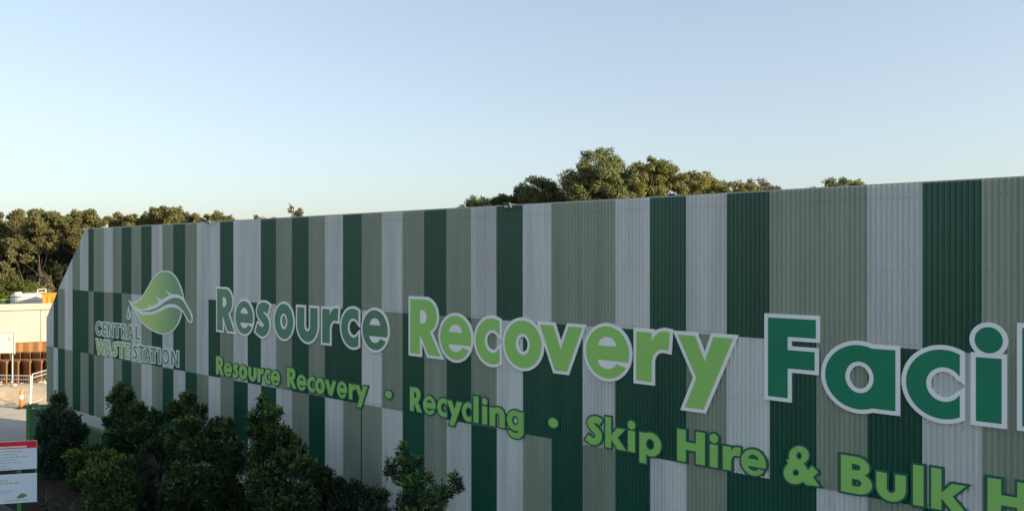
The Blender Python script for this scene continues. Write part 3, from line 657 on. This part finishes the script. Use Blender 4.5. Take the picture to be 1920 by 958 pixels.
for lb, lp, Y, bx, co, sd_, kw in R_T: far_tree('gum_tree', lb, 'tree', [(x, y, rx * 1.22, ry * 1.08) for x, y, rx, ry in lp], Y, bx, 150, co, skirt=True, leaf=.13, seed=100 + sd_, group=RG, **kw)
LG = 'gum trees of the wood behind the concrete wall'
L_T = [
 ('gum at the left edge of the picture with a flat golden crown', [(8, 408, 18, 11), (30, 404, 14, 9), (-15, 406, 18, 12), (15, 424, 18, 10), (-20, 430, 22, 16)], 74, 5, GO, 1, {}),
 ('tall golden gum with a bare trunk standing in front of the dark wood', [(52, 400, 16, 9), (70, 404, 16, 10), (84, 412, 13, 10), (94, 406, 11, 8), (45, 422, 13, 10), (62, 432, 16, 12), (45, 446, 14, 9), (66, 450, 12, 9)], 70, 68, GO, 2, {'dz': .95, 'r0': .08}),
 ('gum with a drooping dull golden crown left of the cut shed corner', [(104, 405, 11, 9), (116, 408, 14, 10), (146, 403, 10, 8), (132, 402, 14, 9), (124, 424, 14, 12), (138, 432, 14, 12), (108, 428, 9, 8), (146, 448, 10, 9)], 71, 130, GO, 3, {'dz': .95, 'r0': .08}),
 ('gum right over the cut corner of the shed with a spreading crown', [(152, 400, 12, 8), (170, 402, 14, 8), (182, 408, 12, 8), (194, 409, 10, 7), (160, 416, 14, 10), (152, 434, 10, 9)], 73, 165, GO, 4, {}),
 ('gum with a pale bare leaning limb showing above the shed roof', [(207, 413, 10, 7), (222, 406, 10, 7), (240, 411, 13, 7), (215, 420, 14, 8), (255, 412, 9, 6), (264, 409, 8, 6)], 75, 215, GO, 5, {'bark': 'bark_pale', 'r0': .10}),
 ('squat dark gum between two golden ones above the striped roof', [(266, 410, 10, 7), (278, 405, 9, 7), (272, 416, 14, 8)], 77, 272, GD, 6, {}),
 ('bright golden rounded gum above the roof left of the second floodlight', [(290, 396, 9, 8), (306, 394, 13, 9), (322, 394, 9, 7), (336, 398, 8, 8), (305, 406, 18, 10), (330, 408, 12, 8)], 74, 310, GO, 7, {}),
 ('low golden gum top just left of the second floodlight', [(352, 405, 10, 6), (368, 408, 12, 6), (384, 406, 10, 5), (365, 414, 16, 6)], 76, 368, GO, 8, {}),
 ('low golden gum top just right of the second floodlight', [(406, 407, 10, 5), (422, 405, 10, 5), (436, 409, 8, 4), (415, 413, 16, 5)], 77, 420, GO, 9, {}),
 ('tiny wisp of pale treetop over the double white panel', [(486, 407, 6, 3), (510, 409, 6, 2.5), (494, 410, 6, 3)], 84, 492, GP, 10, {'sparse': .5}),
 ('single spindly bare topped tree poking above the roof left of the clump', [(551, 391, 4, 5), (559, 394, 6, 6), (553, 401, 9, 5), (562, 403, 6, 4)], 80, 556, GP, 11, {'sparse': .45}),
 ('small golden-leaved tree standing low in front of the wood', [(28, 477, 7, 7), (39, 476, 8, 8), (34, 486, 12, 7), (22, 488, 6, 6)], 64, 66, GO, 12, {'drop': False, 'r0': .06}),
 ('dry golden sapling at the left picture edge above the green bushes', [(6, 498, 8, 9), (12, 512, 8, 9), (-2, 515, 10, 12)], 63, 5, GO, 13, {'r0': .07})]
for lb, lp, Y, bx, co, sd_, kw in L_T: far_tree('gum_tree', lb, 'tree', [(x, y, rx * 1.15, ry * 1.05) for x, y, rx, ry in lp], Y, bx, 100, co, leaf=.19, seed=200 + sd_, group=LG, **kw)
# the dark wood between and behind them
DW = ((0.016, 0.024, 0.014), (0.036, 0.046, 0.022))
k_ = 0
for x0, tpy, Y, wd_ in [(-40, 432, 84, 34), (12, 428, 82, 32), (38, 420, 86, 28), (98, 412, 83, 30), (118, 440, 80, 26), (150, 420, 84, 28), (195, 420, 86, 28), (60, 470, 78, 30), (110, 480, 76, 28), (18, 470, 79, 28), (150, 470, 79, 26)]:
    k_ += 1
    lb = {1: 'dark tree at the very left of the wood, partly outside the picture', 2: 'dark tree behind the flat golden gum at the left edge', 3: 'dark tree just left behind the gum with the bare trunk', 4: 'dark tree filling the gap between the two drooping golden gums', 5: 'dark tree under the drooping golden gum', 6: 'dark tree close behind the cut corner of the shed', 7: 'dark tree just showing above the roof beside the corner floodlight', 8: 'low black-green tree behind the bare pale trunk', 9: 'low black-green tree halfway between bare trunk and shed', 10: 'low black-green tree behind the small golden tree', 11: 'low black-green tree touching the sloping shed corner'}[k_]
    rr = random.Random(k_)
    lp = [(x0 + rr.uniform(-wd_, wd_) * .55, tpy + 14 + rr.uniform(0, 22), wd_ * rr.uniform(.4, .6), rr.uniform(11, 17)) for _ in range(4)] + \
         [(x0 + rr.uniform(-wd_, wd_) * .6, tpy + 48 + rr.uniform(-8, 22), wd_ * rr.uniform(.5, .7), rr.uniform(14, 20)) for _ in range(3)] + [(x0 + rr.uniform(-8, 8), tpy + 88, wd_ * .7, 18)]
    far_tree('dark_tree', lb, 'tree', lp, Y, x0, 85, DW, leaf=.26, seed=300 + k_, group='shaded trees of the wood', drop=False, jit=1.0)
rng = np.random.default_rng(77); cl = []
for _ in range(520):
    x = rng.uniform(-130, 75); y = rng.uniform(98, 112) + .08 * abs(x); h = 6.3 + 2.0 * math.sin(x * .21) * math.sin(x * .077 + 1) + rng.normal() * .6
    z = h * (1 - rng.random() ** 1.6) + .4; r = rng.uniform(1.1, 2.2); cl.append((np.array([x, y, z]), (r * 1.2, r, r * .85)))
P, Nn, I = ell_points(cl, [int(62 * r[0]) for _, r in cl], rng, .5); ok = P[:, 2] > .05; P, Nn, I = P[ok], Nn[ok], I[ok]
ld = unit(Nn * .25 + rng.normal(size=P.shape) * .8); ln = .62 * rng.uniform(.6, 1.3, len(P)); V, Q = leaves(P, ld, ln, ln * .6, rng, .04, Nn)
f = np.clip(rng.random(len(cl))[I] * .7 + rng.random(len(P)) * .3, 0, 1)[:, None]
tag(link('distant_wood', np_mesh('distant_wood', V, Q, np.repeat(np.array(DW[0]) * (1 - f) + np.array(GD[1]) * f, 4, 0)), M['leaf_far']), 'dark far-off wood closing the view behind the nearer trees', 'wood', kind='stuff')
GB = ((0.045, 0.068, 0.016), (0.115, 0.130, 0.030)); BG = 'sunlit bushes behind the concrete wall'
for i_, (lb, lp, Y, bx, co) in enumerate([
  ('big bright green bush behind the concrete wall', [(38, 520, 14, 9), (28, 530, 16, 12), (50, 530, 14, 11), (40, 542, 22, 12)], 62, 40, GB),
  ('green bush at the left edge behind the concrete wall', [(10, 534, 10, 10), (4, 548, 12, 12), (18, 548, 12, 12), (-14, 540, 14, 14)], 61, 8, GB),
  ('darker green bush behind the white tank', [(66, 540, 11, 8), (78, 546, 12, 8), (90, 550, 10, 7), (68, 552, 16, 9)], 63, 75, GG),
  ('thin greyish sapling beside the big bright bush', [(71, 516, 6, 6), (77, 525, 7, 7), (74, 534, 6, 6)], 66, 74, GP)]):
    far_tree('bush', lb, 'bush', lp, Y, bx, 85, co, leaf=.15, seed=400 + i_, group=BG, r0=.05)

# ------------------------------------------------------------------ yard behind the left end of the shed
M['wall_concrete'] = mat('precast_concrete', (0.34, 0.32, 0.285), 0.85, 0.25, noise=0.10, nscale=0.6, bump=0.06, bscale=6)
M['tank_white'] = mat('tank_white', (0.56, 0.56, 0.54), 0.5, 0.4, noise=0.04)
M['tank_yellow'] = mat('weathered_yellow', (0.60, 0.30, 0.03), 0.5, 0.4, nscale=2.0, col2=(0.50, 0.20, 0.04))
M['green_paint'] = mat('green_paint', (0.045, 0.205, 0.040), 0.4, 0.45, noise=0.10, nscale=4)
M['green_dull'] = mat('dull_green_steel', (0.042, 0.120, 0.070), 0.5, 0.4, noise=0.15, nscale=3)
M['rust'] = mat('rust_brown', (0.25, 0.125, 0.050), 0.85, 0.2, nscale=1.6, col2=(0.15, 0.085, 0.040), stretch=(2, 2, .5), bump=.2)
M['galv'] = mat('galvanised', (0.46, 0.46, 0.45), 0.45, 0.5, metal=0.2, noise=.08)
M['orange'] = mat('orange_plastic', (0.78, 0.16, 0.035), 0.45, 0.4)
M['reflect'] = mat('reflective_white', (0.78, 0.78, 0.78), 0.35, 0.5)
M['black'] = mat('black_rubber', (0.02, 0.02, 0.02), 0.7, 0.3)
M['sign_white'] = mat('sign_white', (0.56, 0.70, 0.82), 0.4, 0.45, noise=.03)
M['sign_red'] = mat('sign_red', (0.55, 0.018, 0.030), 0.4, 0.45)
M['print'] = mat('grey_print', (0.30, 0.36, 0.42), 0.5); M['print_green'] = mat('green_print', (0.30, 0.42, 0.30), 0.5)
M['print_pink'] = mat('pink_print', (0.52, 0.25, 0.30), 0.5); M['grey_sym'] = mat('grey_symbol', (0.38, 0.38, 0.37), 0.5)
# concrete wall: runs from left, receding to the right
b = at(150, 566, 53.5); a0 = at(-260, 578, 47.5); tw = (a0.z + b.z) / 2; a = b + (a0 - b) * 2.2
cw = thing('concrete_wall', 'tall sunlit cream concrete retaining wall behind the yard', 'wall', (a.x, a.y, 0), math.atan2(b.y - a.y, b.x - a.x))
Lw = ((b.x - a.x) ** 2 + (b.y - a.y) ** 2) ** .5; npan = 11
pm = MB()
for i in range(npan): pm.box(Lw * i / npan + .012, Lw * (i + 1) / npan - .012, 0, .3, 0, tw - .42, bev=.015)
pm.build('wall_panel', M['wall_concrete'], cw)
MB().box(-.05, Lw + .05, -.14, .44, tw - .41, tw, bev=.02).build('coping', M['wall_concrete'], cw)
# tank
c = at(58, 560, 56.5); tz = at(58, 553, 56.5).z
tk = thing('water_tank', 'round white tank standing behind the concrete wall', 'tank', (c.x, c.y, 0))
MB().lathe([(1.22, 0), (1.25, .1), (1.25, tz - .25), (1.21, tz - .2), (1.21, tz - .1), (1.25, tz - .06), (1.25, tz), (1.15, tz + .06), (.3, tz + .16), (.0001, tz + .17)], n=40).build('tank_body', M['tank_white'], tk, False)
hb = MB(); hb.tube([(.72, -.5, tz + .02), (.78, -.5, tz + .40), (1.22, -.3, tz + .46), (1.24, -.3, tz - .02)], .026, 6); hb.tube([(.74, -.5, tz + .2), (1.23, -.3, tz + .24)], .018, 6); hb.build('hoop_rail', M['reflect'], tk)
lm = MB(); lm.lathe([(.25, 0), (.25, .12), (.2, .15)], (-.55, -.6, tz + .08), 14); lm.build('hatch', M['tank_white'], tk)
# yellow container
c = at(100, 560, 54.5); yz = at(100, 549, 54.5).z
yk = thing('yellow_container', 'weathered yellow steel container peeping between tank and shed corner', 'container', (c.x, c.y, 0), rad(14))
bx = MB(); bx.box(-.55, 1.3, -.5, .8, 0, yz - .08, bev=.02)
for i in range(6): bx.box(-.5 + i * .3, -.38 + i * .3, -.55, -.5, .1, yz - .2)
bx.build('container_body', M['tank_yellow'], yk); MB().box(-.6, 1.35, -.56, .86, yz - .078, yz, bev=.015).build('rim', M['tank_yellow'], yk)
c = at(15, 564, 56); gz = at(15, 560.5, 56).z
gk = thing('green_bin', 'lime green bin lid showing over the concrete wall beside the tank', 'bin', (c.x, c.y, 0))
MB().box(-.28, .28, -.3, .3, 0, gz - .07, bev=.03).build('bin_body', M['green_dull'], gk)
M['lid'] = mat('lime_lid', (0.30, 0.48, 0.08), .5); MB().box(-.32, .32, -.34, .34, gz - .068, gz, bev=.02).build('lid', M['lid'], gk)
# folded brown sheet-pile walls
def pile_wall(label, x0, x1, Y0, Y1, z_, w_, amp, thick, tip=1.38):
    a = at(x0, HOR, Y0); b = at(x1, HOR, Y1); L_ = ((b.x - a.x) ** 2 + (b.y - a.y) ** 2) ** .5
    t = thing('sheet_pile_wall', label, 'retaining wall', (a.x, a.y, 0), math.atan2(b.y - a.y, b.x - a.x), 'brown folded walls in the yard')
    nn = int(L_ / w_); fr = []
    for i in range(nn): fr += [(i * w_, 0), (i * w_ + w_ * tip, -amp)]
    fr.append((nn * w_, 0)); mb = MB(); n = len(fr)
    V = [(x, y, 0) for x, y in fr] + [(x, y, z_) for x, y in fr] + [(x, thick, z_) for x, y in fr] + [(x, thick, 0) for x, y in fr]
    Fs = []
    for i in range(n - 1): Fs += [(i, i + 1, n + i + 1, n + i)]
    Fs += [tuple(range(n, 2 * n)) + (3 * n - 1, 2 * n), (2 * n, 3 * n - 1, 4 * n - 1, 3 * n), (0, n, 2 * n, 3 * n), (n - 1, 4 * n - 1, 3 * n - 1, 2 * n - 1)]
    mb.add(V, Fs).build('folded_sheet', M['rust'], t)
    return t
pile_wall('tallest brown folded wall, sunlit, at the foot of the concrete wall', -170, 150, 47.3, 51.9, 1.80, .52, .10, .3, .62)
pile_wall('middle brown folded wall, in shade, between a taller and a lower one', -170, 150, 47.1, 48.6, 1.48, .55, .66, .15)
pile_wall('lowest brown folded wall with pointed pleats and a wide sunlit top', -180, 150, 45.5, 46.7, 1.24, .62, .90, .45)
# sandy mound with stones along its crest
rng = np.random.default_rng(5)
nx, ny = 60, 24; V = []; Fs = []
for j in range(ny):
    for i in range(nx):
        u = i / (nx - 1); v = j / (ny - 1); x = -42 + 36 * u; y = 38.6 + 5.0 * v + (x + 25) * .06
        h = .72 * math.sin(math.pi * min(1, v * 1.15 + .02) * .86) * (0.75 + .2 * math.sin(x * .9)) * min(1, 6 * u, 6 * (1 - u)) * (1 - .025 * (x + 30))
        V.append((x, y, max(-.05, h * min(1, v * 4) + rng.normal() * .012)))
for j in range(ny - 1):
    for i in range(nx - 1): k = j * nx + i; Fs.append((k, k + 1, k + nx + 1, k + nx))
tag(MB().add(V, Fs).build('dirt_mound', M['dirt'], None, True), kind='structure')
st = MB()
for _ in range(60):
    x = rng.uniform(-30, -18); v = rng.normal(.62, .08); y = 38.6 + 5 * v + (x + 25) * .06; r = rng.uniform(.05, .14); c = Vector((x, y, .62))
    bm = bmesh.new(); bmesh.ops.create_icosphere(bm, subdivisions=1, radius=r)
    for q in bm.verts: q.co = q.co * rng.uniform(.7, 1.2); q.co.z *= .7; q.co += c
    bm.verts.index_update(); st.add([q.co.copy() for q in bm.verts], [[q.index for q in f.verts] for f in bm.faces]); bm.free()
tag(st.build('rubble_stones', M['dirt']), 'loose sandy stones along the crest of the dirt mound', 'stones', kind='stuff')
# white board on posts
c = at(4, 644, 43.5); z0, z1 = at(0, 662, 43.5).z, at(0, 625, 43.5).z
wb = thing('notice_board', 'blank white notice board on posts in front of the concrete wall', 'sign', (c.x, c.y, 0), rad(6))
MB().box(-.85, .62, -.02, .02, z0, z1, bev=.008).build('board', M['tank_white'], wb)
fm = MB(); fm.box(.605, .66, -.035, .035, z0 - .05, z1 + .05); fm.box(-.9, .6, -.035, .035, z1 + .003, z1 + .05); fm.build('frame', M['galv'], wb)
for x in (-.7, .5): MB().tube([(x, .06, 0), (x, .06, z1)], .035, 8).build('post', M['galv'], wb)
MB().lathe([(.10, 0), (.10, .004)], (0, 0, 0), 16)
sy = MB(); sy.add([(.37 + .1 * math.cos(k * .524), -.023, z1 - .30 + .13 * math.sin(k * .524)) for k in range(12)], [tuple(range(12))]); sy.build('symbol', M['grey_sym'], wb)
# temporary fence
def fence_panel(label, pa, pb, h, lean=0.0, mid=None):
    d = Vector((pb[0] - pa[0], pb[1] - pa[1], 0)); L_ = d.length
    t = thing('fence_panel', label, 'fence', (pa[0], pa[1], 0), math.atan2(d.y, d.x), 'temporary fence panels in the yard')
    f = MB(); r = .024; P = lambda x, z: Vector((x, lean * z, z))
    f.tube([P(0, .08), P(0, h)], r, 7); f.tube([P(L_, .08), P(L_, h)], r, 7); f.tube([P(0, h), P(L_, h)], r, 7); f.tube([P(0, .15), P(L_, .15)], r, 7); f.tube([P(0, h - .18), P(L_, h - .18)], r * .7, 6)
    f.build('frame', M['galv'], t)
    m_ = MB(); n = int(L_ / .12)
    for i in range(1, n): m_.tube([P(L_ * i / n, .16), P(L_ * i / n, h)], .003, 4, False)
    for i in range(1, 7): m_.tube([P(0, .15 + (h - .15) * i / 7), P(L_, .15 + (h - .15) * i / 7)], .003, 4, False)
    m_.build('wire_mesh', M['galv'], t)
    for x in (.05, L_ - .05): MB().box(x - .1, x + .1, -.3, .3, 0, .13, bev=.03).build('foot', M['black'], t)
    return t
pA = at(-60, 0, 38.5); pB = at(56, 0, 38.2); pC = at(57.5, 0, 38.6); pD = at(130, 0, 42.5)
fence_panel('white tube fence panel at the left edge beside the orange bollard', pA, pB, 1.52, .04)
fence_panel('white tube fence panel running behind the shed corner', pC, pD, 1.55, -.05)
# orange bollard
c = at(40, 0, 38.0)
ob = thing('bollard', 'orange traffic bollard with a white band on the sandy yard', 'bollard', (c.x, c.y, .004))
MB().lathe([(.20, 0), (.20, .05), (.17, .07), (.10, .08)], n=10).build('base', M['black'], ob)
MB().lathe([(.085, .07), (.08, .45), (.075, .78), (.055, .83), (.07, .86), (.06, .92), (.02, .93)], n=18).build('post', M['orange'], ob, True)
MB().lathe([(.0815, .47), (.0785, .64)], n=18).build('reflective_band', M['reflect'], ob)

# green gate frame, cabinet and rail by the path
c = at(54.5, 0, 31.0); zt = at(54, 758, 31.0).z
gf = thing('gate_frame', 'bright green square tube gate frame beside the leftmost shrub', 'gate', (c.x, c.y, 0), rad(4))
MB().box(-.075, .075, -.075, .075, 0, zt, bev=.012).build('post', M['green_paint'], gf)
MB().box(.078, .95, -.05, .05, zt - .12, zt - .01, bev=.01).build('top_bar', M['green_paint'], gf)
MB().box(.30, .56, .05, .30, zt - .30, zt - .22, bev=.01).build('latch_box', M['black'], gf)
MB().box(.955, 1.10, -.07, .07, 0, zt, bev=.012).build('post', M['green_paint'], gf)
c = at(76, 0, 29.6)
cb = thing('green_cabinet', 'dull green steel cabinet half hidden by the leftmost shrub', 'cabinet', (c.x, c.y, 0), rad(-8))
MB().box(-.22, .24, -.2, .2, .10, 1.56, bev=.02).build('cabinet_body', M['green_dull'], cb)
MB().box(-.25, .27, -.23, .23, 1.562, 1.62, bev=.015).build('cap', M['green_dull'], cb)
MB().box(-.17, .19, -.215, -.202, .2, 1.45, bev=.004).build('door', M['green_dull'], cb)
MB().box(-.26, .34, -.24, .24, 0, .098, bev=.01).build('footing', M['plinth'], cb)
s0, s1 = wall_s(138, 1.0), wall_s(285, 1.0)
hr = thing('guard_rail', 'bright green guard rail with dark infill panels along the foot of the shed', 'rail', wall_pt(s0, 1.0, 0), WROT)
Lr = s1 - s0; zr = 1.27
MB().box(0, Lr, -.06, .06, zr - .13, zr, bev=.012).build('top_rail', M['green_paint'], hr)
npst = 6
for i in range(npst): MB().box(Lr * i / (npst - 1) - .05, Lr * i / (npst - 1) + .05, -.05, .05, 0, zr - .132, bev=.008).build('post', M['green_paint'], hr)
for i in range(npst - 1): MB().box(Lr * i / (npst - 1) + .055, Lr * (i + 1) / (npst - 1) - .055, -.012, .012, .12, zr - .16).build('infill_panel', M['green_dull'], hr)

# floodlights on the roof edge
def floodlight(label, x):
    s_ = wall_s(x); t = thing('floodlight', label, 'floodlight', wall_pt(s_, 0, z_roof(s_) + .012), WROT, 'floodlights on the roof edge')
    MB().box(-.02, .02, -.24, .06, .002, .022, bev=.004).build('bracket', M['joint'], t)
    Tm = Matrix.Translation((0, -.26, -.02)) @ Matrix.Rotation(rad(35), 4, 'X')
    MB().box(-.10, .10, -.035, .035, -.06, .06, Tm, .012).build('lamp_head', M['joint'], t)
    MB().box(-.06, .06, -.041, -.036, -.03, .03, Tm).build('lens', M['reflect'], t)
floodlight('small floodlight at the cut left corner of the roof edge', 170)
floodlight('small floodlight on the roof edge above the wide white panel', 405)
floodlight('small floodlight on the roof edge left of the dark gum trees', 966)

# ------------------------------------------------------------------ notice sign at the lower left
Ys = 19.6; kk = F_PX / Ys
c = at(60, 0, Ys)
sg = thing('notice_sign', 'two white notice panels on green posts, the upper one with a red heading', 'sign', (c.x, c.y, 0), rad(14))
W_ = 1.75; xr = .115
zz = lambda y: CAM_Z + (HOR - y) / kk
def prints(parent, m, rows, zt, x_off=0.0):
    mb = MB()
    for z, h, spans in rows:
        for a_, b_ in spans: mb.add([(a_, 0, z), (b_, 0, z), (b_, 0, z + h), (a_, 0, z + h)], [(0, 1, 2, 3)])
    for i, v in enumerate(mb.v): mb.v[i] = (v[0] + x_off, zt, v[2])
    return mb.build('printed_text', m, parent)
u1, u0, l1, l0 = zz(825), zz(878), zz(886), zz(940)
up_ = MB().box(xr - W_, xr, -.03, -.006, u0, u1, bev=.004).build('upper_panel', M['sign_white'], sg)
hd = .175
MB().box(xr - W_ + .004, xr - .004, -.0325, -.0302, u1 - hd, u1 - .004).build('red_heading', M['sign_red'], up_)
rr = random.Random(3)
def words(x0, x1, w0, w1, gap):
    out = []; x = x0
    while x < x1 - w0: wv = rr.uniform(w0, w1); out.append((x, min(x1, x + wv))); x += wv + gap
    return out
prints(up_, M['reflect'], [(u1 - .085, .035, words(xr - W_ + .1, xr - .92, .03, .06, .02)), (u1 - .155, .040, words(xr - W_ + .1, xr - .20, .022, .034, .008))], -.0345)
prints(up_, M['print'], [(u1 - hd - .075 - .068 * i, .018, words(xr - W_ + .1, xr - [.30, .36, .14, .45, .28, .62, .50][i], .05, .13, .025)) for i in range(7)], -.0325)
prints(up_, M['print_pink'], [(u0 + .025, .014, words(xr - W_ + .1, xr - .75, .05, .12, .02))], -.0328)
lo_ = MB().box(xr - W_, xr, -.03, -.006, l0, l1, bev=.004).build('lower_panel', M['sign_white'], sg)
prints(lo_, M['print_green'], [(l1 - .155, .026, words(xr - W_ + .1, xr - .62, .05, .12, .025)), (l1 - .225, .030, words(xr - W_ + .1, xr - .38, .05, .12, .025))], -.0325)
prints(lo_, M['print'], [(l1 - .40, .016, words(xr - W_ + .1, xr - .42, .05, .1, .02)), (l1 - .45, .016, words(xr - W_ + .1, xr - .55, .05, .1, .02)), (l0 + .055, .022, words(xr - .66, xr - .20, .03, .06, .012))], -.0325)
lf = MB(); lv = loop_spline([(-.13, -.05), (-.09, .0), (-.03, .055), (.03, .06), (.08, .03), (.13, -.02), (.08, -.015), (.04, -.045), (-.03, -.06), (-.09, -.055)], 3)
lf.add([(xr - .32 + x, -.0335, l0 + .17 + z) for x, z in lv], [tuple(range(len(lv)))]); M['leaf_print'] = mat('leaf_print', (0.10, 0.25, 0.10), .5); lf.build('leaf_emblem', M['leaf_print'], lo_)
for x in (xr - .40, xr - 1.45): MB().box(x - .045, x + .045, 0, .09, 0, u1 - .02, bev=.008).build('post', M['green_paint'], sg)
MB().box(xr - .045, xr - .01, .0, .03, l0 + .05, u1 - .05, bev=.004).build('edge_bar', M['green_paint'], sg)
